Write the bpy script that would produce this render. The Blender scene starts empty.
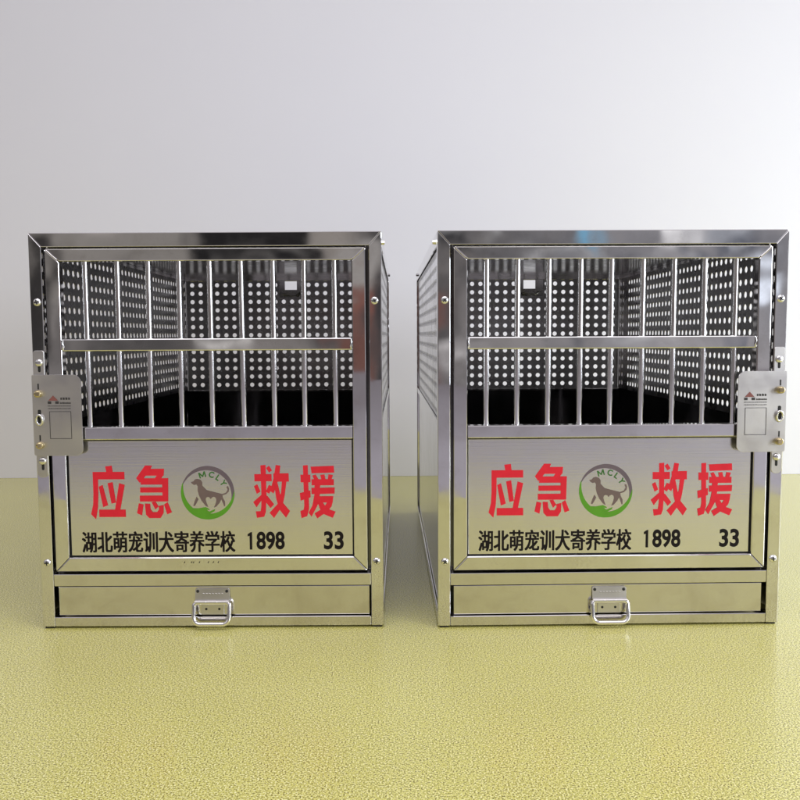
import bpy, bmesh, math, random
from mathutils import Vector, Matrix

sc = bpy.context.scene
COL = sc.collection
random.seed(4)
R = math.radians

# ------------------------------------------------------------------ camera
cam = bpy.data.cameras.new('camera')
cam.sensor_width = 36
cam.lens = 37.35
cam.clip_end = 100
cam.clip_start = 0.02
co = bpy.data.objects.new('camera', cam)
COL.objects.link(co)
co.matrix_world = (Matrix.Translation((0, 0, 0.5135))
                   @ Matrix.Rotation(math.pi / 2 - 0.0781, 4, 'X')
                   @ Matrix.Rotation(-0.0052, 4, 'Z'))
sc.camera = co

# ------------------------------------------------------------------ light
sc.view_settings.view_transform = 'Standard'
sc.view_settings.look = 'None'
sc.view_settings.exposure = 0
sc.view_settings.gamma = 1

world = bpy.data.worlds.new('World')
sc.world = world
world.use_nodes = True
wn, wl = world.node_tree.nodes, world.node_tree.links
wn.clear()


tc = wn.new('ShaderNodeTexCoord')
gen = tc.outputs['Generated']
sx = wn.new('ShaderNodeSeparateXYZ'); wl.new(gen, sx.inputs[0])


def wmath(op, a, b=None, clamp=False):
    q = wn.new('ShaderNodeMath'); q.operation = op; q.use_clamp = clamp
    for k, v in enumerate((a, b)):
        if v is None:
            continue
        if isinstance(v, (int, float)):
            q.inputs[k].default_value = v
        else:
            wl.new(v, q.inputs[k])
    return q.outputs[0]


# the unseen side of the room: u, v = sideways and upward slope of a ray that leaves towards -y
ny = wmath('MAXIMUM', wmath('MULTIPLY', sx.outputs['Y'], -1.0), 0.02)
wu = wmath('DIVIDE', sx.outputs['X'], ny)
wv = wmath('DIVIDE', sx.outputs['Z'], ny)


def step(x, lo, hi):
    m_ = wn.new('ShaderNodeMapRange'); m_.interpolation_type = 'SMOOTHSTEP'
    m_.inputs[1].default_value = lo; m_.inputs[2].default_value = hi
    wl.new(x, m_.inputs[0])
    return m_.outputs[0]


def wmix(fac, col_, c):
    m_ = wn.new('ShaderNodeMix'); m_.data_type = 'RGBA'
    m_.inputs[7].default_value = (*c, 1)
    wl.new(fac, m_.inputs[0]); wl.new(col_, m_.inputs[6])
    return m_.outputs[2]


def patch(col_, u0, u1, v0, v1, c, soft=0.012):
    f = wmath('MULTIPLY', step(wu, u0 - soft, u0 + soft), wmath('SUBTRACT', 1.0, step(wu, u1 - soft, u1 + soft)))
    f = wmath('MULTIPLY', f, step(wv, v0 - soft, v0 + soft))
    f = wmath('MULTIPLY', f, wmath('SUBTRACT', 1.0, step(wv, v1 - soft, v1 + soft)))
    return wmix(f, col_, c)


nz = wn.new('ShaderNodeTexNoise')
nz.inputs['Scale'].default_value = 9.0
nz.inputs['Detail'].default_value = 3.0
wl.new(gen, nz.inputs['Vector'])
cr = wn.new('ShaderNodeValToRGB')
cr.color_ramp.elements[0].position = 0.40
cr.color_ramp.elements[0].color = (0.10, 0.094, 0.095, 1)
cr.color_ramp.elements[1].position = 0.62
cr.color_ramp.elements[1].color = (0.27, 0.25, 0.245, 1)
wl.new(nz.outputs['Fac'], cr.inputs[0])
col = cr.outputs['Color']
# lighter and cooler towards the window on the right
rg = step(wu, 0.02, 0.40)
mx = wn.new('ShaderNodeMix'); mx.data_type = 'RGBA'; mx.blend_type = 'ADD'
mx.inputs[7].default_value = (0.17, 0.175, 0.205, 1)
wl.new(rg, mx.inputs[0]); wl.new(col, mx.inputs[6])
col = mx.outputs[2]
for args in (  # patches painted into the world for the polished steel to mirror
        (-0.60, -0.245, 0.045, 0.40, (0.29, 0.27, 0.255)),     # pale patch painted for the left rails to mirror
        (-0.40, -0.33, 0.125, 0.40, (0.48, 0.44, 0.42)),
        (-0.245, -0.105, 0.03, 0.40, (0.022, 0.021, 0.022)),   # dark patch, a painted reflection for the left rails
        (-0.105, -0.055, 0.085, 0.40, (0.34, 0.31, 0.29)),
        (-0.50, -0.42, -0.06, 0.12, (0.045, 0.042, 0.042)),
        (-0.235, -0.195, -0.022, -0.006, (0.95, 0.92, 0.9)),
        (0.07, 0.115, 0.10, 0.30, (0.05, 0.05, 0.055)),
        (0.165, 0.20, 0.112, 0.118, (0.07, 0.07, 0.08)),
        (0.255, 0.275, 0.098, 0.128, (0.20, 0.55, 0.85)),      # blue patch put in for the right rails' reflection
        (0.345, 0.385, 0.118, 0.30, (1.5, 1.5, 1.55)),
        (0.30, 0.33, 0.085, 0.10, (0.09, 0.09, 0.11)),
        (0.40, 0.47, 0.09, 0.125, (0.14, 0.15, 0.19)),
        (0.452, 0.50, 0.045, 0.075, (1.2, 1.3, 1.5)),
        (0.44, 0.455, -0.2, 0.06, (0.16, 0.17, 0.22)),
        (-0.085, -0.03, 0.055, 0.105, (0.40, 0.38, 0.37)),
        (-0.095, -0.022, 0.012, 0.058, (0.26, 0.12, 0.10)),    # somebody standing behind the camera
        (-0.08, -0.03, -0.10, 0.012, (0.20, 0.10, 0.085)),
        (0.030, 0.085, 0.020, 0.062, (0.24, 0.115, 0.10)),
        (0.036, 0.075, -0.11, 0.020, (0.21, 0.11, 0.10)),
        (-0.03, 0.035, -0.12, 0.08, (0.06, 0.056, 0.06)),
        (0.17, 0.335, 0.086, 0.0905, (0.85, 0.85, 0.88)),      # thin light and dark streaks added for the rails to reflect
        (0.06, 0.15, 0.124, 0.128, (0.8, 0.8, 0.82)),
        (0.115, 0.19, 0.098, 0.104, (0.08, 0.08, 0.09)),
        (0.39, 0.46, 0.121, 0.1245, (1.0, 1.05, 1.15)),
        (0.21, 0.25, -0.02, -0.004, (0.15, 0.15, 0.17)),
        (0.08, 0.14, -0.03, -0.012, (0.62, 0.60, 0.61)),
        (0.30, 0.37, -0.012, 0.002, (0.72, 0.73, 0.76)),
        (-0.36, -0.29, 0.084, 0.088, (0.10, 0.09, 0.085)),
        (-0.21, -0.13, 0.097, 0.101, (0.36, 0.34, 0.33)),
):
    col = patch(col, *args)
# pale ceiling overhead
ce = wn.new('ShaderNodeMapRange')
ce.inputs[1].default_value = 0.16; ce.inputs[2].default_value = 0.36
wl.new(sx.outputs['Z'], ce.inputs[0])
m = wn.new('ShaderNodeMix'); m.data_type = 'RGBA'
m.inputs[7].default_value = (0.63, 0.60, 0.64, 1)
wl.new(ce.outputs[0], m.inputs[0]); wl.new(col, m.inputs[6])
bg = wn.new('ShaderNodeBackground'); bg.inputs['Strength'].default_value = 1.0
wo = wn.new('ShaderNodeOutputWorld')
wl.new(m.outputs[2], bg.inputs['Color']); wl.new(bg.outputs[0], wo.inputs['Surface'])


def area(name, loc, target, sx_, sy_, power, color):
    l = bpy.data.lights.new(name, 'AREA')
    l.shape = 'RECTANGLE'; l.size = sx_; l.size_y = sy_
    l.energy = power; l.color = color
    o = bpy.data.objects.new(name, l); COL.objects.link(o)
    o.location = loc
    o.rotation_euler = (Vector(target) - Vector(loc)).to_track_quat('-Z', 'Y').to_euler()
    return o


area('window_light', (3.9, 1.75, 1.05), (0, 1.75, 0.15), 1.3, 1.7, 80, (0.82, 0.90, 1.0))
area('front_right_fill_light', (3.6, -1.3, 1.35), (0, 0.6, 0.3), 1.3, 1.8, 88, (0.86, 0.92, 1.0))  # unseen fill lamp, added to brighten bars, sign panels and grey floor
area('ceiling_light', (0.1, 0.2, 2.7), (0.1, 0.5, 0), 3.0, 1.6, 41, (0.97, 0.95, 1.0))


# ------------------------------------------------------------------ materials
def mat(name):
    m = bpy.data.materials.new(name); m.use_nodes = True
    nt = m.node_tree
    b = nt.nodes['Principled BSDF']
    return m, nt, nt.nodes, nt.links, b


def steel(name, color=(0.62, 0.60, 0.585), rough=(0.06, 0.16), wave=0.25, wave_scale=14, brush=None, dirt=0.0):
    m, nt, n, l, b = mat(name)
    b.inputs['Metallic'].default_value = 1
    t = n.new('ShaderNodeTexCoord')
    n1 = n.new('ShaderNodeTexNoise'); n1.inputs['Scale'].default_value = 22; n1.inputs['Detail'].default_value = 5
    l.new(t.outputs['Object'], n1.inputs['Vector'])
    mr = n.new('ShaderNodeMapRange'); mr.inputs[1].default_value = 0.35; mr.inputs[2].default_value = 0.7
    mr.inputs[3].default_value, mr.inputs[4].default_value = rough
    l.new(n1.outputs['Fac'], mr.inputs[0])
    l.new(mr.outputs[0], b.inputs['Roughness'])
    c = n.new('ShaderNodeMix'); c.data_type = 'RGBA'
    c.inputs[6].default_value = (*color, 1)
    c.inputs[7].default_value = (color[0] * .42, color[1] * .38, color[2] * .32, 1)
    n2 = n.new('ShaderNodeTexNoise'); n2.inputs['Scale'].default_value = 38; n2.inputs['Detail'].default_value = 6
    n2.inputs['Roughness'].default_value = 0.7
    l.new(t.outputs['Object'], n2.inputs['Vector'])
    m2 = n.new('ShaderNodeMapRange'); m2.inputs[1].default_value = 0.56; m2.inputs[2].default_value = 0.78
    m2.inputs[4].default_value = dirt
    l.new(n2.outputs['Fac'], m2.inputs[0]); l.new(m2.outputs[0], c.inputs[0])
    n5 = n.new('ShaderNodeTexNoise'); n5.inputs['Scale'].default_value = 11; n5.inputs['Detail'].default_value = 5
    n5.inputs['Roughness'].default_value = 0.62; n5.inputs['Distortion'].default_value = 0.7
    l.new(t.outputs['Object'], n5.inputs['Vector'])
    m5 = n.new('ShaderNodeMapRange'); m5.inputs[1].default_value = 0.50; m5.inputs[2].default_value = 0.74
    m5.inputs[4].default_value = min(0.6, dirt * 1.6)
    l.new(n5.outputs['Fac'], m5.inputs[0])
    c5 = n.new('ShaderNodeMix'); c5.data_type = 'RGBA'
    c5.inputs[7].default_value = (color[0] * .62, color[1] * .58, color[2] * .53, 1)
    l.new(m5.outputs[0], c5.inputs[0]); l.new(c.outputs[2], c5.inputs[6])
    l.new(c5.outputs[2], b.inputs['Base Color'])
    # slow buckling of thin sheet plus fine brushing
    n3 = n.new('ShaderNodeTexNoise'); n3.inputs['Scale'].default_value = wave_scale; n3.inputs['Detail'].default_value = 1
    l.new(t.outputs['Object'], n3.inputs['Vector'])
    bp = n.new('ShaderNodeBump'); bp.inputs['Strength'].default_value = wave; bp.inputs['Distance'].default_value = 0.004
    l.new(n3.outputs['Fac'], bp.inputs['Height'])
    out = bp.outputs[0]
    if brush:
        mp = n.new('ShaderNodeMapping'); mp.inputs['Scale'].default_value = brush
        l.new(t.outputs['Object'], mp.inputs[0])
        n4 = n.new('ShaderNodeTexNoise'); n4.inputs['Scale'].default_value = 1; n4.inputs['Detail'].default_value = 3
        l.new(mp.outputs[0], n4.inputs['Vector'])
        b2 = n.new('ShaderNodeBump'); b2.inputs['Strength'].default_value = 0.25; b2.inputs['Distance'].default_value = 0.0004
        l.new(n4.outputs['Fac'], b2.inputs['Height']); l.new(out, b2.inputs['Normal'])
        out = b2.outputs[0]
    l.new(out, b.inputs['Normal'])
    return m


def plain(name, color, rough=0.5, metal=0.0, spec=0.5):
    m, nt, n, l, b = mat(name)
    t = n.new('ShaderNodeTexCoord')
    nn = n.new('ShaderNodeTexNoise'); nn.inputs['Scale'].default_value = 60; nn.inputs['Detail'].default_value = 4
    l.new(t.outputs['Object'], nn.inputs['Vector'])
    c = n.new('ShaderNodeMix'); c.data_type = 'RGBA'
    c.inputs[6].default_value = (*[x * 0.86 for x in color], 1)
    c.inputs[7].default_value = (*[min(1, x * 1.12) for x in color], 1)
    l.new(nn.outputs['Fac'], c.inputs[0]); l.new(c.outputs[2], b.inputs['Base Color'])
    b.inputs['Roughness'].default_value = rough
    b.inputs['Metallic'].default_value = metal
    b.inputs['Specular IOR Level'].default_value = spec
    return m


M = {}
M['frame'] = steel('polished_steel', color=(0.70, 0.685, 0.68), rough=(0.015, 0.09), wave=0.30, wave_scale=9, dirt=0.2)
M['door'] = steel('polished_door_steel', color=(0.70, 0.685, 0.68), rough=(0.02, 0.10), wave=0.30, wave_scale=11, dirt=0.22)
M['bar'] = steel('polished_bar_steel', color=(0.84, 0.82, 0.81), rough=(0.08, 0.16), wave=0.05, dirt=0.15)
M['sheet'] = steel('brushed_sheet_steel', color=(0.73, 0.715, 0.715), rough=(0.16, 0.22), wave=0.05, wave_scale=7, brush=(3, 3, 900), dirt=0.02)
M['drawer'] = steel('drawer_steel', color=(0.66, 0.64, 0.625), rough=(0.09, 0.22), wave=0.22, wave_scale=6, brush=(6, 6, 700), dirt=0.22)
M['perf'] = steel('perforated_steel', color=(0.46, 0.45, 0.45), rough=(0.08, 0.17), wave=0.05, wave_scale=6, dirt=0.3)
M['plate'] = steel('latch_plate_steel', color=(0.62, 0.60, 0.585), rough=(0.30, 0.42), wave=0.12, wave_scale=20, brush=(5, 5, 800), dirt=0.1)
M['inner'] = steel('inner_steel', color=(0.60, 0.59, 0.59), rough=(0.05, 0.11), wave=0.06, wave_scale=6, dirt=0.2)
M['perf_in'] = steel('dull_shaded_perforated_steel', color=(0.33, 0.325, 0.325), rough=(0.24, 0.34), wave=0.04, wave_scale=6, dirt=0.35)  # rougher inner face, its colour darkened for the shade inside the cage
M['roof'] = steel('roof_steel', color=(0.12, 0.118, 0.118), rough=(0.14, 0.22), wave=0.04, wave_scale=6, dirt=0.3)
M['tray'] = plain('dark_tray', (0.05, 0.05, 0.052), 0.5)
M['screw'] = steel('screw_steel', color=(0.72, 0.71, 0.70), rough=(0.12, 0.22), wave=0.0)
M['brass'] = steel('brass_knob', color=(0.62, 0.52, 0.30), rough=(0.14, 0.25), wave=0.0)
M['dark'] = plain('dark_recess', (0.012, 0.012, 0.012), 0.7)
M['red'] = plain('red_vinyl', (0.68, 0.018, 0.036), 0.5, spec=0.25)
M['black'] = plain('black_vinyl', (0.010, 0.007, 0.007), 0.6, spec=0.15)
M['green'] = plain('green_vinyl', (0.10, 0.30, 0.022), 0.5, spec=0.25)
M['dkgreen'] = plain('dark_green_vinyl', (0.045, 0.15, 0.03), 0.5, spec=0.25)
M['mauve'] = plain('grey_mauve_vinyl', (0.13, 0.098, 0.115), 0.4)
M['brown'] = plain('grey_brown_vinyl', (0.15, 0.105, 0.095), 0.4)
M['ink'] = plain('etched_ink', (0.035, 0.032, 0.032), 0.6)
M['redink'] = plain('red_ink', (0.22, 0.075, 0.065), 0.6)

# wall paint
m, nt, n, l, b = mat('white_wall_paint')
t = n.new('ShaderNodeTexCoord')
n1 = n.new('ShaderNodeTexNoise'); n1.inputs['Scale'].default_value = 1.6; n1.inputs['Detail'].default_value = 4
l.new(t.outputs['Object'], n1.inputs['Vector'])
c = n.new('ShaderNodeMix'); c.data_type = 'RGBA'
c.inputs[6].default_value = (0.76, 0.75, 0.79, 1); c.inputs[7].default_value = (0.79, 0.78, 0.815, 1)
l.new(n1.outputs['Fac'], c.inputs[0]); l.new(c.outputs[2], b.inputs['Base Color'])
b.inputs['Roughness'].default_value = 0.6
n2 = n.new('ShaderNodeTexNoise'); n2.inputs['Scale'].default_value = 3.5; n2.inputs['Detail'].default_value = 6
l.new(t.outputs['Object'], n2.inputs['Vector'])
bp = n.new('ShaderNodeBump'); bp.inputs['Strength'].default_value = 0.08; bp.inputs['Distance'].default_value = 0.01
l.new(n2.outputs['Fac'], bp.inputs['Height']); l.new(bp.outputs[0], b.inputs['Normal'])
M['wall'] = m

# speckled yellow vinyl floor
m, nt, n, l, b = mat('yellow_vinyl_floor')
t = n.new('ShaderNodeTexCoord')
n1 = n.new('ShaderNodeTexNoise'); n1.inputs['Scale'].default_value = 470; n1.inputs['Detail'].default_value = 1.8
n1.inputs['Roughness'].default_value = 0.6
l.new(t.outputs['Object'], n1.inputs['Vector'])
r1 = n.new('ShaderNodeValToRGB')
e = r1.color_ramp.elements
e[0].position = 0.40; e[0].color = (0.17, 0.145, 0.03, 1)
e[1].position = 0.62; e[1].color = (0.95, 0.91, 0.52, 1)
q = e.new(0.47); q.color = (0.64, 0.605, 0.145, 1)
q = e.new(0.56); q.color = (0.68, 0.645, 0.17, 1)
l.new(n1.outputs['Fac'], r1.inputs[0])
n2 = n.new('ShaderNodeTexNoise'); n2.inputs['Scale'].default_value = 5; n2.inputs['Detail'].default_value = 5
l.new(t.outputs['Object'], n2.inputs['Vector'])
c = n.new('ShaderNodeMix'); c.data_type = 'RGBA'; c.blend_type = 'MULTIPLY'
c.inputs[7].default_value = (0.88, 0.86, 0.82, 1)
l.new(n2.outputs['Fac'], c.inputs[0]); l.new(r1.outputs[0], c.inputs[6])
# sparse dark specks of grit
vo = n.new('ShaderNodeTexVoronoi'); vo.inputs['Scale'].default_value = 9
l.new(t.outputs['Object'], vo.inputs['Vector'])
mr = n.new('ShaderNodeMapRange'); mr.inputs[1].default_value = 0.010; mr.inputs[2].default_value = 0.018
mr.inputs[3].default_value = 0.8; mr.inputs[4].default_value = 0
l.new(vo.outputs['Distance'], mr.inputs[0])
c2 = n.new('ShaderNodeMix'); c2.data_type = 'RGBA'; c2.inputs[7].default_value = (0.09, 0.075, 0.04, 1)
l.new(mr.outputs[0], c2.inputs[0]); l.new(c.outputs[2], c2.inputs[6])
l.new(c2.outputs[2], b.inputs['Base Color'])
b.inputs['Roughness'].default_value = 0.42
b.inputs['Specular IOR Level'].default_value = 0.5
b.inputs['Coat Weight'].default_value = 0.6
b.inputs['Coat Roughness'].default_value = 0.2
bp = n.new('ShaderNodeBump'); bp.inputs['Strength'].default_value = 0.03; bp.inputs['Distance'].default_value = 0.001
l.new(n1.outputs['Fac'], bp.inputs['Height']); l.new(bp.outputs[0], b.inputs['Normal'])
M['floor'] = m
M['greyfloor'] = plain('grey_floor_screed', (0.335, 0.315, 0.335), 0.6)


# ------------------------------------------------------------------ mesh helpers
class MB:
    """collects pieces of one mesh"""
    def __init__(self):
        self.bm = bmesh.new()

    def merge(self, other, mi=0):
        me = bpy.data.meshes.new('tmp'); other.to_mesh(me); other.free()
        k = len(self.bm.faces)
        self.bm.from_mesh(me); bpy.data.meshes.remove(me)
        self.bm.faces.ensure_lookup_table()
        for f in self.bm.faces[k:]:
            f.material_index = mi
        return self

    def prism(self, pts, y0, y1, bev=0.0, seg=2, mi=0, axis='y'):
        """polygon in the x-z plane extruded along y (or polygon in y-z along x, x-y along z)"""
        bm = bmesh.new()

        def P(a, c, d):
            return (a, d, c) if axis == 'y' else ((d, a, c) if axis == 'x' else (a, c, d))
        v0 = [bm.verts.new(P(x, z, y0)) for x, z in pts]
        v1 = [bm.verts.new(P(x, z, y1)) for x, z in pts]
        bm.faces.new(v0); bm.faces.new(v1[::-1])
        for i in range(len(pts)):
            j = (i + 1) % len(pts)
            bm.faces.new((v0[i], v1[i], v1[j], v0[j]))
        bmesh.ops.recalc_face_normals(bm, faces=bm.faces)
        if bev:
            bmesh.ops.bevel(bm, geom=list(bm.edges), offset=bev, segments=seg, profile=0.5, affect='EDGES', clamp_overlap=True)
        return self.merge(bm, mi)

    def box(self, x0, x1, y0, y1, z0, z1, bev=0.0, seg=2, mi=0):
        return self.prism([(x0, z0), (x1, z0), (x1, z1), (x0, z1)], y0, y1, bev, seg, mi)

    def sheet(self, pts, y, mi=0):
        """flat decal polygon in the x-z plane facing -y"""
        bm = bmesh.new()
        f = bm.faces.new([bm.verts.new((x, y, z)) for x, z in pts])
        f.normal_update()
        if f.normal.y > 0:
            f.normal_flip()
        return self.merge(bm, mi)

    def tube(self, path, r, seg=12, closed=False, mi=0, cap=True):
        bm = bmesh.new()
        pts = [Vector(p) for p in path]
        N = len(pts); rings = []
        up = None
        for i, p in enumerate(pts):
            if closed:
                d = (pts[(i + 1) % N] - pts[i - 1]).normalized()
            else:
                d = (pts[min(i + 1, N - 1)] - pts[max(i - 1, 0)]).normalized()
            if up is None:
                up = d.orthogonal().normalized()
            up = (up - d * up.dot(d)).normalized()
            s = d.cross(up)
            rings.append([bm.verts.new(p + (up * math.cos(a) + s * math.sin(a)) * r)
                          for a in [2 * math.pi * k / seg for k in range(seg)]])
        for i in range(N if closed else N - 1):
            A, B = rings[i], rings[(i + 1) % N]
            for k in range(seg):
                f = bm.faces.new((A[k], A[(k + 1) % seg], B[(k + 1) % seg], B[k])); f.smooth = True
        if not closed and cap:
            for rg_ in (rings[0][::-1], rings[-1]):
                bm.faces.new([bm.verts.new(v.co) for v in rg_])
        bmesh.ops.recalc_face_normals(bm, faces=bm.faces)
        return self.merge(bm, mi)

    def lathe(self, prof, cx, cz, y, seg=20, mi=0):
        """profile of (radius, distance out of the front face) turned about an axis along -y"""
        bm = bmesh.new()
        rings = []
        for r, h in prof:
            if r < 1e-6:
                rings.append([bm.verts.new((cx, y - h, cz))])
            else:
                rings.append([bm.verts.new((cx + r * math.cos(a), y - h, cz + r * math.sin(a)))
                              for a in [2 * math.pi * k / seg for k in range(seg)]])
        for A, B in zip(rings, rings[1:]):
            for k in range(seg):
                j = (k + 1) % seg
                if len(B) == 1:
                    f = bm.faces.new((A[k], A[j], B[0]))
                elif len(A) == 1:
                    f = bm.faces.new((A[0], B[j], B[k]))
                else:
                    f = bm.faces.new((A[k], A[j], B[j], B[k]))
                f.smooth = True
        bmesh.ops.recalc_face_normals(bm, faces=bm.faces)
        return self.merge(bm, mi)

    def build(self, name, mats, parent=None):
        me = bpy.data.meshes.new(name)
        self.bm.to_mesh(me); self.bm.free()
        for mm in (mats if isinstance(mats, (list, tuple)) else [mats]):
            me.materials.append(mm)
        o = bpy.data.objects.new(name, me)
        COL.objects.link(o)
        if parent:
            o.parent = parent
        return o


def place(o, loc):
    """give a child its own origin: shift its mesh so that loc becomes the origin"""
    o.data.transform(Matrix.Translation(-Vector(loc)))
    base = Vector((0, 0, 0))
    if o.parent and 'org' in o.parent:
        base = Vector(o.parent['org'])
    o.location = Vector(loc) - base
    return o


# ------------------------------------------------------------------ setting
WALL_Y = 2.9975
b_ = MB(); b_.box(-7, 7, 0.22, WALL_Y + 0.05, -0.05, 0)
fl = b_.build('floor', M['floor']); fl['kind'] = 'structure'
b_ = MB(); b_.box(-7, 7, -7, 0.2195, -0.056, -0.006)
gf = b_.build('grey_floor', M['greyfloor']); gf['kind'] = 'structure'
b_ = MB(); b_.box(-7, 7, WALL_Y, WALL_Y + 0.12, 0.0005, 4.2)
wa = b_.build('wall', M['wall']); wa['kind'] = 'structure'

# ------------------------------------------------------------------ cage dimensions (metres)
HW = 0.3005          # half width
DP = 0.966           # depth
H = 0.690
PW = 0.0215          # post width
TR = 0.024           # top rail height
SOL = 0.355          # top of the solid lower panels
DX0, DX1 = -0.2745, 0.2735   # door outer
DZ0, DZ1 = 0.1020, 0.6635
SW = 0.0245          # stile width


def perf_panel(mb, cols, rows, pitch, r, thick, u0, v0, place3, skip=(), border=(0, 0, 0, 0), inner=1):
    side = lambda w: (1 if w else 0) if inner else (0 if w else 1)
    """sheet with a square grid of round holes. place3(u, v, w) -> xyz"""
    bm = mb.bm
    ang = [2 * math.pi * k / 12 + math.pi / 4 for k in range(12)]
    h = pitch / 2
    sq = []
    for a in ang:
        cx, sy = math.cos(a), math.sin(a)
        s = h / max(abs(cx), abs(sy))
        sq.append((cx * s, sy * s))
    for i in range(cols):
        for j in range(rows):
            if (i, j) in skip:
                continue
            cu, cv = u0 + i * pitch, v0 + j * pitch
            L = []
            for w in (0, thick):
                inn = [bm.verts.new(place3(cu + r * math.cos(a), cv + r * math.sin(a), w)) for a in ang]
                out = [bm.verts.new(place3(cu + x, cv + y, w)) for x, y in sq]
                L.append((inn, out))
                for k in range(12):
                    q = (k + 1) % 12
                    f = (inn[k], inn[q], out[q], out[k]) if w else (out[k], out[q], inn[q], inn[k])
                    bm.faces.new(f).material_index = side(w)
            for k in range(12):
                q = (k + 1) % 12
                bm.faces.new((L[0][0][k], L[0][0][q], L[1][0][q], L[1][0][k])).material_index = 1
    # plain borders: left, right, bottom, top
    U0, U1 = u0 - h, u0 + (cols - 1) * pitch + h
    V0, V1 = v0 - h, v0 + (rows - 1) * pitch + h
    bl, br, bb, bt = border
    for (a, b, c, d) in ((U0 - bl, U0, V0 - bb, V1 + bt), (U1, U1 + br, V0 - bb, V1 + bt),
                         (U0, U1, V0 - bb, V0), (U0, U1, V1, V1 + bt)):
        if b - a < 1e-5 or d - c < 1e-5:
            continue
        vs = [[bm.verts.new(place3(x, y, w)) for x, y in ((a, c), (b, c), (b, d), (a, d))] for w in (0, thick)]
        bm.faces.new(vs[0][::-1]).material_index = side(0); bm.faces.new(vs[1]).material_index = side(1)


PITCH = 0.0237
ROW0 = 0.6576 - 12 * PITCH


def screw(parent, x, z, y, r=0.0064, rot=0.4, big=False):
    mb = MB()
    hgt = r * 0.62
    mb.lathe([(r * 1.02, 0), (r * 1.0, hgt * .35), (r * .86, hgt * .72), (r * .55, hgt * .95), (0, hgt)], x, z, y, 20)
    if not big:
        for a in (rot, rot + math.pi / 2):
            ca, sa = math.cos(a), math.sin(a)
            L, W = r * .62, r * .15
            mb.prism([(x + ca * L * s1 - sa * W * s2, z + sa * L * s1 + ca * W * s2)
                      for s1, s2 in ((-1, -1), (1, -1), (1, 1), (-1, 1))], y - hgt - .0001, y - hgt * .5, mi=1)
    return mb.build('screw', [M['screw'], M['dark']], parent)


# ------------------------------------------------------------------ lettering shapes
# outlines traced on the right-hand cage, 12.5 units = one photo pixel
def px2loc(x, y):
    tx = (x - 486) / 252.0; ty = (y - 460) / 64.0
    lx = -217.1 + tx * 439.5 + ty * (0.4 + tx * 2.6)
    lz = 297.0 - tx * 3.4 - ty * (112.4 + tx * 0.7)
    return ((lx + 1.3) / 1000, (lz + tx * 3.4 - 1.2) / 1000)


CHARS = [
    ((486, 460), [
        [(225, 60), (308, 50), (318, 132), (238, 132)],
        [(66, 128), (462, 128), (462, 222), (66, 222)],
        [(66, 215), (130, 215), (128, 400), (118, 570), (88, 725), (28, 660), (58, 540), (66, 400)],
        [(136, 315), (185, 290), (245, 548), (182, 572)],
        [(248, 270), (312, 256), (345, 515), (288, 528)],
        [(392, 270), (462, 292), (395, 610), (328, 610)],
        [(130, 603), (462, 603), (462, 697), (130, 697)]]),
    ((532, 460), [
        [(150, 50), (238, 52), (215, 100), (140, 195), (105, 245), (75, 268), (33, 208)],
        [(190, 92), (387, 92), (378, 178), (150, 178)],
        [(300, 165), (380, 165), (345, 216), (262, 216)],
        [(95, 210), (360, 210), (360, 290), (85, 290)],
        [(78, 325), (360, 325), (360, 390), (78, 390)],
        [(70, 428), (360, 428), (360, 503), (70, 503)],
        [(355, 210), (434, 210), (424, 503), (355, 503)],
        [(55, 525), (114, 540), (90, 678), (28, 650)],
        [(130, 528), (195, 532), (200, 600), (225, 636), (280, 636), (305, 600), (300, 560), (365, 545),
         (360, 650), (320, 712), (180, 712), (140, 670)],
        [(215, 510), (265, 505), (300, 565), (260, 605)],
        [(370, 540), (415, 510), (465, 640), (405, 665)]]),
    ((648, 460), [
        [(143, 55), (208, 50), (206, 430), (190, 640), (168, 700), (75, 714), (64, 632), (125, 630), (136, 560), (142, 430)],
        [(62, 165), (278, 165), (278, 255), (62, 255)],
        [(212, 90), (250, 60), (287, 120), (248, 147)],
        [(53, 315), (95, 290), (132, 385), (85, 412)],
        [(140, 425), (152, 480), (75, 582), (36, 515)],
        [(240, 300), (290, 320), (240, 412), (198, 385)],
        [(190, 430), (218, 440), (297, 545), (250, 592), (190, 510)],
        [(335, 52), (392, 60), (380, 150), (340, 300), (295, 408), (255, 378), (300, 220)],
        [(300, 158), (492, 155), (492, 260), (300, 260)],
        [(405, 255), (462, 255), (432, 440), (402, 560), (290, 717), (236, 650), (340, 540), (388, 400)],
        [(308, 300), (350, 280), (378, 420), (412, 530), (492, 630), (440, 714), (360, 610), (325, 470)]]),
    ((694, 460), [
        [(100, 60), (160, 55), (158, 600), (130, 695), (58, 720), (46, 630), (88, 615), (98, 560)],
        [(64, 175), (188, 175), (188, 270), (64, 270)],
        [(48, 405), (182, 370), (182, 458), (55, 500)],
        [(195, 75), (485, 65), (488, 150), (205, 158)],
        [(213, 185), (255, 173), (292, 240), (235, 242)],
        [(312, 178), (365, 172), (378, 242), (325, 242)],
        [(415, 172), (472, 180), (450, 242), (402, 242)],
        [(200, 232), (480, 232), (478, 308), (200, 308)],
        [(195, 340), (487, 335), (482, 412), (195, 418)],
        [(238, 300), (310, 300), (300, 348), (232, 348)],
        [(232, 412), (300, 412), (275, 540), (185, 702), (148, 650), (200, 560)],
        [(270, 445), (466, 445), (455, 522), (280, 525)],
        [(388, 515), (456, 515), (440, 572), (390, 632), (255, 724), (223, 660), (340, 590)],
        [(268, 520), (330, 520), (380, 600), (487, 640), (450, 717), (340, 670), (290, 600)]]),
]
PANEL_Y = 0.0075     # face of the recessed sign panel


def lettering_red(parent):
    for half in (CHARS[:2], CHARS[2:]):
        red_word(parent, half)


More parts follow.
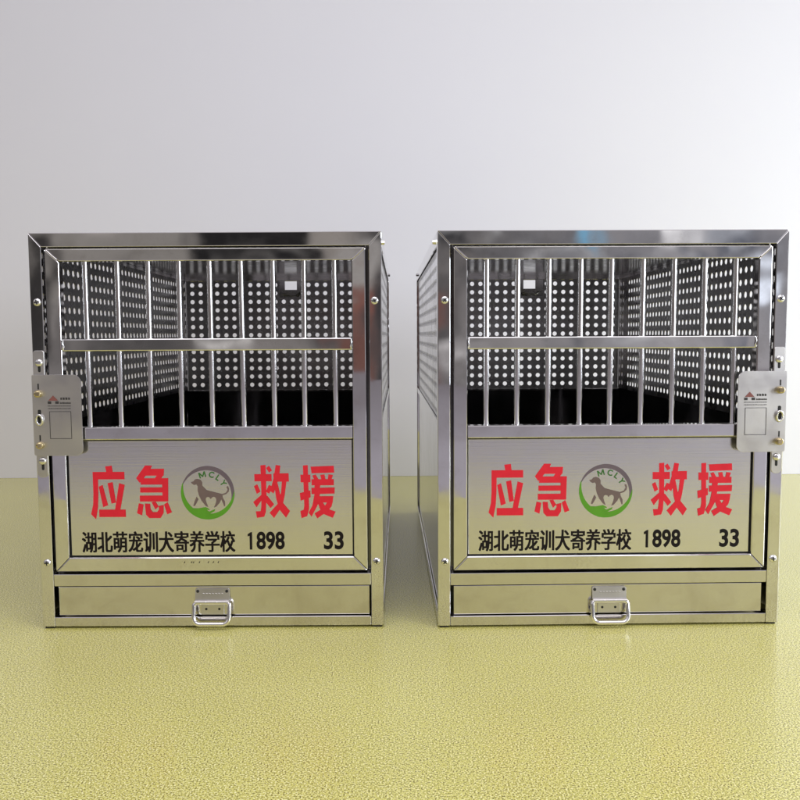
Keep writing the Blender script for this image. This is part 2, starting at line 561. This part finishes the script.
def red_word(parent, chars):
    mb = MB(); k = 0
    for (ox, oy), polys in chars:
        for p in polys:
            pts = [px2loc(ox + x / 12.5, oy + y / 12.5) for x, y in p]
            mb.sheet(pts, PANEL_Y - 0.0003 - 0.00002 * k); k += 1
    return mb.build('lettering', M['red'], parent)


def text_mesh(body, weight):
    c = bpy.data.curves.new('text', 'FONT'); c.body = body; c.size = 1; c.offset = weight
    c.resolution_u = 6
    o = bpy.data.objects.new('text', c); COL.objects.link(o)
    bpy.context.view_layer.update()
    me = bpy.data.meshes.new_from_object(o.evaluated_get(bpy.context.evaluated_depsgraph_get()))
    bpy.data.objects.remove(o); bpy.data.curves.remove(c)
    return me


def text_into(mb, body, weight, x0, x1, z0, z1, y, mi=0):
    me = text_mesh(body, weight)
    xs = [v.co.x for v in me.vertices]; ys = [v.co.y for v in me.vertices]
    ax, bx, ay, by = min(xs), max(xs), min(ys), max(ys)
    for v in me.vertices:
        v.co = (x0 + (v.co.x - ax) / (bx - ax) * (x1 - x0), y, z0 + (v.co.y - ay) / (by - ay) * (z1 - z0))
    bm = bmesh.new(); bm.from_mesh(me); bpy.data.meshes.remove(me)
    for f in bm.faces:
        f.normal_update()
        if f.normal.y > 0:
            f.normal_flip()
    mb.merge(bm, mi)


def emblem(parent):
    """ring of grey and green crescents, a dog with a heart between its legs, a green hand, letters on an arc"""
    def L(x, y):     # 11.43 units = one photo pixel, ring centre at (412, 418)
        return (-0.0062 + (x - 412) * 0.0001535, 0.2402 - (y - 418) * 0.0001555)
    mb = MB(); y = PANEL_Y - 0.0003; cx, cy = 412, 418

    def crescent(a0, a1, rout, tmax, peak, mi, yy, n=48):
        o, i = [], []
        for k in range(n + 1):
            u = k / n
            a = R(a0 + (a1 - a0) * u)
            th = 5 + tmax * (math.sin(math.pi * (u ** peak)) ** 0.8 if 0 < u < 1 else 0)
            o.append(L(cx + rout * math.cos(a), cy - rout * math.sin(a)))
            i.append(L(cx + (rout - th) * math.cos(a), cy - (rout - th) * math.sin(a)))
        for k in range(n):
            mb.sheet([o[k], o[k + 1], i[k + 1], i[k]], yy, mi)
    crescent(163, -38, 303, 46, 1.0, 0, y)
    crescent(158, 362, 306, 62, 0.95, 1, y - .00004)
    for p, mi in (
        ([(222, 298), (238, 318), (262, 330), (285, 322), (300, 345), (298, 395), (312, 450), (340, 510), (385, 568), (414, 582),
          (396, 535), (386, 500), (392, 476), (412, 466), (432, 474), (445, 492), (458, 474), (480, 465), (502, 476),
          (508, 502), (500, 540), (478, 588), (505, 580), (545, 535), (566, 496), (598, 578), (608, 566), (606, 520), (584, 478),
          (580, 448), (622, 436), (652, 408), (656, 372), (644, 345), (626, 352), (640, 385), (618, 420), (575, 434),
          (500, 415), (400, 388), (352, 338), (352, 300), (335, 272), (300, 260), (270, 266), (252, 288)], 2),
        ([(284, 462), (304, 494), (278, 545), (258, 572), (244, 566), (262, 510)], 2),
        ([(205, 592), (300, 596), (385, 582), (420, 600), (432, 618), (390, 610), (425, 634), (492, 606), (486, 630), (440, 655),
          (395, 668), (520, 664), (560, 672), (480, 712), (412, 722), (330, 716), (262, 680), (212, 628)], 1)):
        mb.sheet([L(*q) for q in p], y - .00008, mi)
    # letters on the arc
    for ch, ang, s in (('M', 106, 1.05), ('C', 77, 1), ('L', 54, 1), ('Y', 31, 1)):
        if ch == 'M':
            me = bpy.data.meshes.new('m')
            me.from_pydata([(x_, y_, 0) for x_, y_ in ((0, 0), (.15, 0), (.15, .44), (.36, .10), (.48, .10), (.69, .44), (.69, 0), (.84, 0),
                                                       (.84, .71), (.68, .71), (.42, .29), (.16, .71), (0, .71))], [], [list(range(13))])
        else:
            me = text_mesh(ch, 0.03)
        xs = [v.co.x for v in me.vertices]; mid = (min(xs) + max(xs)) / 2
        a = R(ang); rad = 178; rot = a - math.pi / 2
        for v in me.vertices:
            px = (v.co.x - mid) * 88 * s; py = (v.co.y) * 92
            gx = cx + rad * math.cos(a) + px * math.cos(rot) - py * math.sin(rot)
            gy = cy - (rad * math.sin(a) + px * math.sin(rot) + py * math.cos(rot))
            q = L(gx, gy)
            v.co = (q[0], y - .0001, q[1])
        bm = bmesh.new(); bm.from_mesh(me); bpy.data.meshes.remove(me)
        for f in bm.faces:
            f.normal_update()
            if f.normal.y > 0:
                f.normal_flip()
        mb.merge(bm, 3)
    return mb.build('emblem', [M['mauve'], M['green'], M['brown'], M['dkgreen']], parent)


def rounded(x0, x1, z0, z1, radii, n=7):
    """rounded rectangle; radii in order bottom-left, bottom-right, top-right, top-left"""
    out = []
    for (cx, cz, r, a0) in ((x0, z0, radii[0], 180), (x1, z0, radii[1], 270), (x1, z1, radii[2], 0), (x0, z1, radii[3], 90)):
        ccx = cx + (r if cx == x0 else -r); ccz = cz + (r if cz == z0 else -r)
        for k in range(n + 1):
            a = R(a0 + 90 * k / n)
            out.append((ccx + r * math.cos(a), ccz + r * math.sin(a)))
    return out


# ------------------------------------------------------------------ the cage
def make_cage(mir, loc, yaw, label):
    """mir = 1: latch on the left; -1: latch on the right (the sign is never mirrored)"""
    root = bpy.data.objects.new('dog_cage', None)
    COL.objects.link(root)
    root.location = loc; root.rotation_euler = (0, 0, yaw)
    root['label'] = label; root['category'] = 'cage'; root['group'] = 'steel dog cages standing side by side'

    def X(x):
        return x * mir

    def bx(mb, x0, x1, *a, **k):
        x0, x1 = sorted((X(x0), X(x1)))
        return mb.box(x0, x1, *a, **k)

    # --- corner posts, mitred at the top against the rail
    for s in (-1, 1):
        mb = MB()
        xo, xi = s * HW, s * (HW - PW)
        mb.prism([(xo, .0035), (xi, .0035), (xi, H - TR - .0002), (xo, H - .0002)], 0, 0.024, 0.0013, 3)
        p = mb.build('front_post', M['frame'], root)
        screw(p, s * 0.2885, 0.5725, 0.0, rot=random.random())
        screw(p, s * 0.2885, 0.1185, 0.0, rot=random.random())
        mb = MB()
        mb.prism([(xo, .0035), (xi, .0035), (xi, H), (xo, H)], DP - 0.022, DP, 0.0015, 2)
        mb.build('rear_post', M['frame'], root)
        for fy in (0.0035, DP - 0.0195):
            mb = MB()
            fx0, fx1 = sorted((s * (HW - .003), s * (HW - .0185)))
            mb.box(fx0, fx1, fy, fy + .016, 0.0, 0.0036)
            mb.build('foot', M['dark'], root)
        # side rails along the top and the bottom, with nuts
        mb = MB()
        x0, x1 = sorted((s * HW, s * (HW - 0.0025)))
        mb.box(x0, x1, 0.0245, DP - 0.0225, H - 0.024, H, 0.0008, 1)
        x0, x1 = sorted((s * (HW - 0.003), s * (HW - 0.020)))
        mb.box(x0, x1, 0.0245, DP - 0.0225, H - 0.003, H - 0.0005)
        sr = mb.build('side_rail', M['frame'], root)
        for yy in (0.075, 0.88):
            bm = bmesh.new()
            bmesh.ops.create_cone(bm, cap_ends=True, segments=6, radius1=0.0045, radius2=0.0036, depth=0.0045,
                                  matrix=Matrix.Translation((s * (HW + 0.0022), yy, H - 0.012)) @ Matrix.Rotation(s * math.pi / 2, 4, 'Y'))
            nb = MB(); nb.merge(bm); nb.build('nut', M['inner'], sr)
        mb = MB()
        x0, x1 = sorted((s * HW, s * (HW - 0.003)))
        mb.box(x0, x1, 0.0245, DP - 0.0225, 0.0040, 0.022, 0.0008, 1)
        mb.build('side_rail', M['frame'], root)
        # perforated upper side
        mb = MB()
        xs = s * (HW - 0.004)
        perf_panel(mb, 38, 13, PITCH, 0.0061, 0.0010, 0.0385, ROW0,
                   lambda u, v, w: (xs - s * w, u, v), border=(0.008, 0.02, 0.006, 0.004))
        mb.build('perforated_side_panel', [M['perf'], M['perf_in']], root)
        # solid lower side with a folded lip over it
        mb = MB()
        x0, x1 = sorted((s * (HW - 0.0035), s * (HW - 0.0050)))
        mb.box(x0, x1, 0.0245, DP - 0.0225, 0.0225, SOL)
        x0, x1 = sorted((s * (HW - 0.0008), s * (HW - 0.0034)))
        mb.box(x0, x1, 0.0245, DP - 0.0225, SOL - 0.004, SOL + 0.009, 0.0006, 1)
        mb.build('lower_side_panel', M['inner'], root)

    # --- front rails
    xi = HW - PW
    mb = MB()
    mb.prism([(-HW + .0002, H), (HW - .0002, H), (xi, H - TR), (-xi, H - TR)], 0, 0.024, 0.0013, 3)
    mb.build('top_rail', M['frame'], root)
    mb = MB(); mb.box(-xi + .0003, xi - .0003, 0.0008, 0.024, 0.0760, 0.0975, 0.0012, 2); mb.build('front_rail', M['drawer'], root)
    mb = MB(); mb.box(-xi + .0003, xi - .0003, 0.0004, 0.024, 0.0038, 0.0205, 0.0012, 2); mb.build('bottom_rail', M['drawer'], root)
    # inner stop in dark steel, painting the shade behind the door gap
    mb = MB()
    for s in (-1, 1):
        x0, x1 = sorted((s * (xi - .0005), s * (xi - .006)))
        mb.box(x0, x1, 0.026, 0.029, 0.0976, H - TR)
    mb.box(-xi + .007, xi - .007, 0.026, 0.029, 0.0976, 0.112)
    mb.box(-xi + .007, xi - .007, 0.0245, 0.027, 0.655, H - TR - .0005)
    mb.build('gap_shade_stop', M['roof'], root)

    # --- back
    mb = MB()
    hc = 11
    skip = {(hc + k, r) for k in (0, 1, 2) for r in (11, 12)}
    yb = DP - 0.010
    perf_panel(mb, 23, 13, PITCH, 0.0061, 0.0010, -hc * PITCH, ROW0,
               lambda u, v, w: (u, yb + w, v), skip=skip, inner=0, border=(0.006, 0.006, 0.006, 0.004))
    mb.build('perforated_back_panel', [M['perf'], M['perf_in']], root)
    mb = MB()
    mb.box(-xi, xi, yb - 0.001, yb + 0.001, 0.02, SOL)
    bk = mb.build('lower_back_panel', M['inner'], root)
    mb = MB()
    mb.box(-xi, xi, yb - 0.009, yb - 0.0015, SOL - 0.001, SOL + 0.0030, 0.0008, 2)
    mb.build('lip', M['bar'], bk)
    mb = MB(); mb.box(-xi, xi, DP - 0.022, DP - 0.0005, H - 0.022, H - 0.001, 0.0012, 2); mb.build('back_rail', M['frame'], root)
    # carrying-handle plate with a window in the back
    px0, px1 = -PITCH * .5, PITCH * 2.5
    pz0, pz1 = ROW0 + PITCH * 10.5, ROW0 + PITCH * 12.5
    wx0, wx1, wz0, wz1 = 0.004, 0.038, 0.6435, 0.6675
    mb = MB()
    for a in ((px0, wx0, pz0, pz1), (wx1, px1, pz0, pz1), (wx0, wx1, pz0, wz0), (wx0, wx1, wz1, pz1)):
        mb.box(a[0], a[1], yb - 0.0022, yb + 0.002, a[2], a[3])
    mb.tube([(px0 + .012, yb - .006, pz0 + .009), (px0 + .02, yb - .010, pz0 + .006), (px1 - .02, yb - .010, pz0 + .006), (px1 - .012, yb - .006, pz0 + .012)], 0.003, 8)
    mb.build('handle_plate', M['inner'], root)

    # --- roof and floor
    mb = MB(); mb.box(-HW + .004, HW - .004, 0.0245, DP - 0.0225, H - 0.0085, H - 0.0065); mb.build('roof_panel', M['roof'], root)
    mb = MB(); mb.box(-HW + .008, HW - .008, 0.030, DP - 0.016, 0.098, 0.101); mb.build('floor_grid', M['tray'], root)

    # --- drawer
    mb = MB()
    dx0b, dx1b = (-0.2728, 0.2757) if mir > 0 else (-0.2726, 0.2727)
    mb.box(dx0b, dx1b, 0.0060, 0.0085, 0.0222, 0.0735, 0.0008, 2)
    mb.box(dx0b + .004, dx1b - .004, 0.0086, 0.85, 0.0265, 0.0275, 0)
    for xx in (dx0b + .002, dx1b - .004):
        mb.box(xx, xx + .002, 0.0086, 0.85, 0.0276, 0.065, 0)
    dr = mb.build('drawer', M['drawer'], root)
    mb = MB()
    hx = -0.0012 if mir > 0 else 0.0012
    mb.prism(rounded(hx - .0302, hx + .0302, .0470, .0706, (.0015, .0015, .004, .004), 4), 0.0035, 0.0058, 0.0006, 1)
    for k in range(7):
        xx = hx - .017 + k * .0055
        mb.box(xx, xx + .0035, 0.0027, 0.0036, .0600, .0622, 0.0003, 1)
    for s in (-1, 1):      # rolled hinge that holds the ring, and the screw heads
        mb.tube([(hx + s * .030, 0.0005, .0465), (hx + s * .010, 0.0005, .0465)], 0.0042, 12)
    mb.tube([(hx - .0095, 0.0005, .0465), (hx + .0095, 0.0005, .0465)], 0.0042, 12)
    for s in (-1, 1):
        mb.lathe([(.0027, 0), (.0025, .0009), (.0012, .0013), (0, .0014)], hx + s * .0255, .0655, 0.0035, 12, 1)
    mb.box(hx - .020, hx + .020, 0.0038, 0.0058, .0225, .0415, 0.0006, 1)
    for s in (-1, 1):
        mb.lathe([(.0022, 0), (.0020, .0006), (0, .0009)], hx + s * .0115, .0330, 0.0038, 12, 1)
    for v in mb.bm.verts:
        if v.co.z > 0.0455:
            v.co.y -= max(0.0, 0.0706 - v.co.z) * 0.15
    mb.build('handle_plate', [M['plate'], M['dark']], dr)
    mb = MB()
    path = []
    rp = rounded(hx - .0310, hx + .0310, .0105, .0465, (.011, .011, .006, .006), 6)
    for x, z in rp:
        path.append((x, -0.0030 - (0.0465 - z) * 0.24, z))
    mb.tube(path, 0.0039, 12, closed=True)
    mb.build('handle_ring', M['bar'], dr)

    # --- door: mitred tube frame, bars, cross rail, sign panel
    d0, d1 = (DX0, DX1) if mir > 0 else (-DX1, -DX0)
    mb = MB(); Y0, Y1, BV = 0.0012, 0.0205, 0.0021
    e = 0.00025
    i0, i1 = d0 + SW, d1 - SW
    zt, zb = DZ1 - 0.0222, DZ0 + 0.0252
    mb.prism([(d0, DZ0 + e), (i0 - e, zb), (i0 - e, zt), (d0, DZ1 - e)], Y0, Y1, BV, 4)
    mb.prism([(d1, DZ0 + e), (d1, DZ1 - e), (i1 + e, zt), (i1 + e, zb)], Y0, Y1, BV, 4)
    mb.prism([(d0 + e, DZ1), (i0, zt + e), (i1, zt + e), (d1 - e, DZ1)], Y0, Y1, BV, 4)
    mb.prism([(d0 + e, DZ0), (d1 - e, DZ0), (i1, zb - e), (i0, zb - e)], Y0, Y1, BV, 4)
    # weld beads at the upper corners
    for (xx, s) in ((i0, 1), (i1, -1)):
        mb.tube([(xx - s * .003, Y0 + .0002, zt + .003), (xx - s * .011, Y0 - .0002, zt + .010), (xx - s * .021, Y0 + .0002, zt + .0195)], 0.0012, 8)
    mb.box(i0 + .0002, i1 - .0002, Y0 + .0004, Y1, 0.3345, 0.3570, 0.0019, 3)
    door = mb.build('door', M['door'], root)
    mb = MB()
    mb.box(i0 + .0002, i1 - .0002, 0.0024, 0.0190, 0.4882, 0.5096, 0.0021, 4)
    for xx, sgn in ((i0, 1), (i1, -1)):
        mb.tube([(xx + sgn * .0012, .0030, .4905), (xx + sgn * .0022, .0016, .4955), (xx + sgn * .0010, .0014, .5010), (xx + sgn * .0020, .0022, .5075)], 0.0016, 8)
    mb.build('cross_rail', M['door'], door)
    xs = [-0.2080 + k * 0.05345 for k in range(9)] if mir > 0 else [-0.2162 + k * 0.0538 for k in range(9)]
    for k, x in enumerate(xs):
        mb = MB()
        dx = random.uniform(-.0012, .0012)
        mb.tube([(x + random.uniform(-.0008, .0008), 0.0108, 0.3569), (x + dx, 0.0108, zt + .0003)], 0.0051, 20, cap=False)
        mb.build('bar', M['bar'], door)
    if mir > 0:            # small dark ticks along the bottom rail
        mb = MB()
        for px_ in (183, 190, 192, 198, 207, 212, 217):
            sx0 = (px_ - 211.5) * .00174
            mb.sheet([(sx0, .1165), (sx0 + .0016, .1165), (sx0 + .0030, .1195), (sx0 + .0014, .1195)], Y0 - .0002)
        mb.build('dark_tick', M['dark'], door)
    mb = MB()
    mb.box(i0 + .0022, i1 - .0022, PANEL_Y, PANEL_Y + .0015, zb + .0020, 0.3322, 0.0004, 1)
    mb.build('sign_panel', M['sheet'], door)
    mb = MB()
    mb.box(i0 + .0002, i1 - .0002, PANEL_Y + .0020, PANEL_Y + .0035, zb, 0.3344)
    mb.build('panel_backing', M['dark'], door)
    lettering_red(door)
    yl = PANEL_Y - .0003
    mb = MB()
    k = 0
    for ddx in (-.0009, 0, .0009):            # heavy face: overlaid strokes
        for ddz in (-.0004, .0004):
            text_into(mb, '湖北萌宠训犬寄养学校', 0.0, -0.2285 + ddx, 0.0395 + ddx, 0.1345 + ddz, 0.1717 + ddz, yl - k * .00002); k += 1
    mb.build('lettering', M['black'], door)
    mb = MB()      # the flagged 1, then 898
    mb.sheet([(.0622, .1618), (.0622, .1660), (.0668, .1692), (.0700, .1700), (.0700, .1385), (.0655, .1385), (.0655, .1630)], yl)
    text_into(mb, '898', 0.030, 0.0775, 0.1272, 0.1380, 0.1705, yl)
    mb.build('lettering', M['black'], door)
    mb = MB(); text_into(mb, '33', 0.030, 0.1960, 0.2310, 0.1380, 0.1705, yl)
    mb.build('lettering', M['black'], door)
    emblem(door)

    # --- latch plate over the post and the door
    mb = MB()
    a, c = (-0.3010, -0.2168)
    r4 = (.004, .011, .013, .002)
    pts = rounded(a, c, 0.3085, 0.4485, r4)
    if mir < 0:
        pts = [(-x, z) for x, z in pts][::-1]
    mb.prism(pts, -0.0085, -0.0065, 0.0007, 2)
    bx(mb, a + .004, a + .02, -0.0064, 0.0008, 0.32, 0.44)
    lp = mb.build('latch_plate', M['plate'], root)
    lp.location.y = 0.0028
    for z in (0.4160, 0.3270):
        mb = MB(); x = X(-0.2900)
        mb.lathe([(.0062, 0), (.0066, .0015), (.0060, .006), (.0045, .0082), (0, .0088)], x, z, -0.0085, 16)
        x0, x1 = sorted((x - .0012 * mir, x + .0065 * mir))
        mb.box(x0, x1, -0.0200, -0.0160, z - .0042, z + .0042, 0.001, 2)
        mb.build('knob', M['brass'], lp)
        mb = MB(); mb.box(x - .0012, x + .0012, -0.0088, -0.0084, z + .0075, z + .0175); mb.build('slot', M['dark'], lp)
    mb = MB(); x = X(-0.2895); z = 0.3710
    ring = [(x + .0052 * math.cos(t_), -0.0105 - .001 * math.sin(t_), z + .0085 * math.sin(t_)) for t_ in [2 * math.pi * k / 20 for k in range(20)]]
    mb.tube(ring, 0.0021, 10, closed=True)
    mb.build('padlock_eye', M['screw'], lp)
    mb = MB(); mb.prism(rounded(x - .0028, x + .0028, z - .0065, z + .0175, (.002,) * 4, 3), -0.0088, -0.0084); mb.build('slot', M['dark'], lp)
    # printed maker's mark: house roof, two blocks, a few unreadable lines; an empty square below
    mb = MB(); yy = -0.0089; px = X(-0.2516) - (0.0 if mir > 0 else 0.001)
    ox = px - 0.0220
    mb.sheet([(ox, .4040), (ox + .0170, .4040), (ox + .0085, .4130)], yy, 1)
    mb.sheet([(ox - .001, .3985), (ox + .0050, .3985), (ox + .0050, .4030), (ox - .001, .4030)], yy, 0)
    mb.sheet([(ox + .0120, .3985), (ox + .0180, .3985), (ox + .0180, .4030), (ox + .0120, .4030)], yy, 0)
    rnd = random.Random(9)

    def scribble(x0, x1, z0, hgt, w):
        x = x0
        while x < x1:
            ww = w * rnd.uniform(.6, 1.2)
            mb.sheet([(x, z0), (x + ww, z0), (x + ww, z0 + hgt * rnd.uniform(.7, 1)), (x, z0 + hgt * rnd.uniform(.7, 1))], yy, 0)
            x += ww + w * .45
    scribble(ox + .0210, ox + .0365, .4055, .0050, .0030)
    scribble(ox + .0200, ox + .0385, .3985, .0032, .0014)
    scribble(ox - .001, ox + .0385, .3942, .0016, .0016)
    scribble(ox - .001, ox + .0370, .3898, .0016, .0020)
    qx0, qx1, qz0, qz1, tq = ox + .001, ox + .0385, .3380, .3855, .0008
    for s in ((qx0, qx1, qz0, qz0 + tq), (qx0, qx1, qz1 - tq, qz1), (qx0, qx0 + tq, qz0 + tq, qz1 - tq), (qx1 - tq, qx1, qz0 + tq, qz1 - tq)):
        mb.sheet([(s[0], s[2]), (s[1], s[2]), (s[1], s[3]), (s[0], s[3])], yy, 0)
    mb.build('printed_mark', [M['ink'], M['redink']], lp)
    # hook tongue under the plate with its bolts
    mb = MB()
    pts = rounded(-0.2985, -0.2800, 0.2700, 0.4900, (.008, .008, .004, .004))
    if mir < 0:
        pts = [(-x, z) for x, z in pts][::-1]
    mb.prism(pts, -0.0020, -0.0004, 0.0005, 1)
    ht = mb.build('latch_strip', M['plate'], root)
    for z in (0.4690, 0.2990):
        screw(ht, X(-0.2885), z, -0.0020, 0.0064, big=True)
        mb = MB(); mb.prism(rounded(X(-.2885) - .0022, X(-.2885) + .0022, z - .016, z - .004, (.002,) * 4, 3), -0.0024, -0.0019)
        mb.build('slot', M['dark'], ht)
    return root


make_cage(1, (-0.3312, 1.4284, 0), -0.0010,
          'stainless steel dog cage whose latch plate sits on the left edge of its door')
make_cage(-1, (0.3654, 1.4279, 0), 0.0170,
          'stainless steel dog cage whose latch plate sits on the right edge of its door')
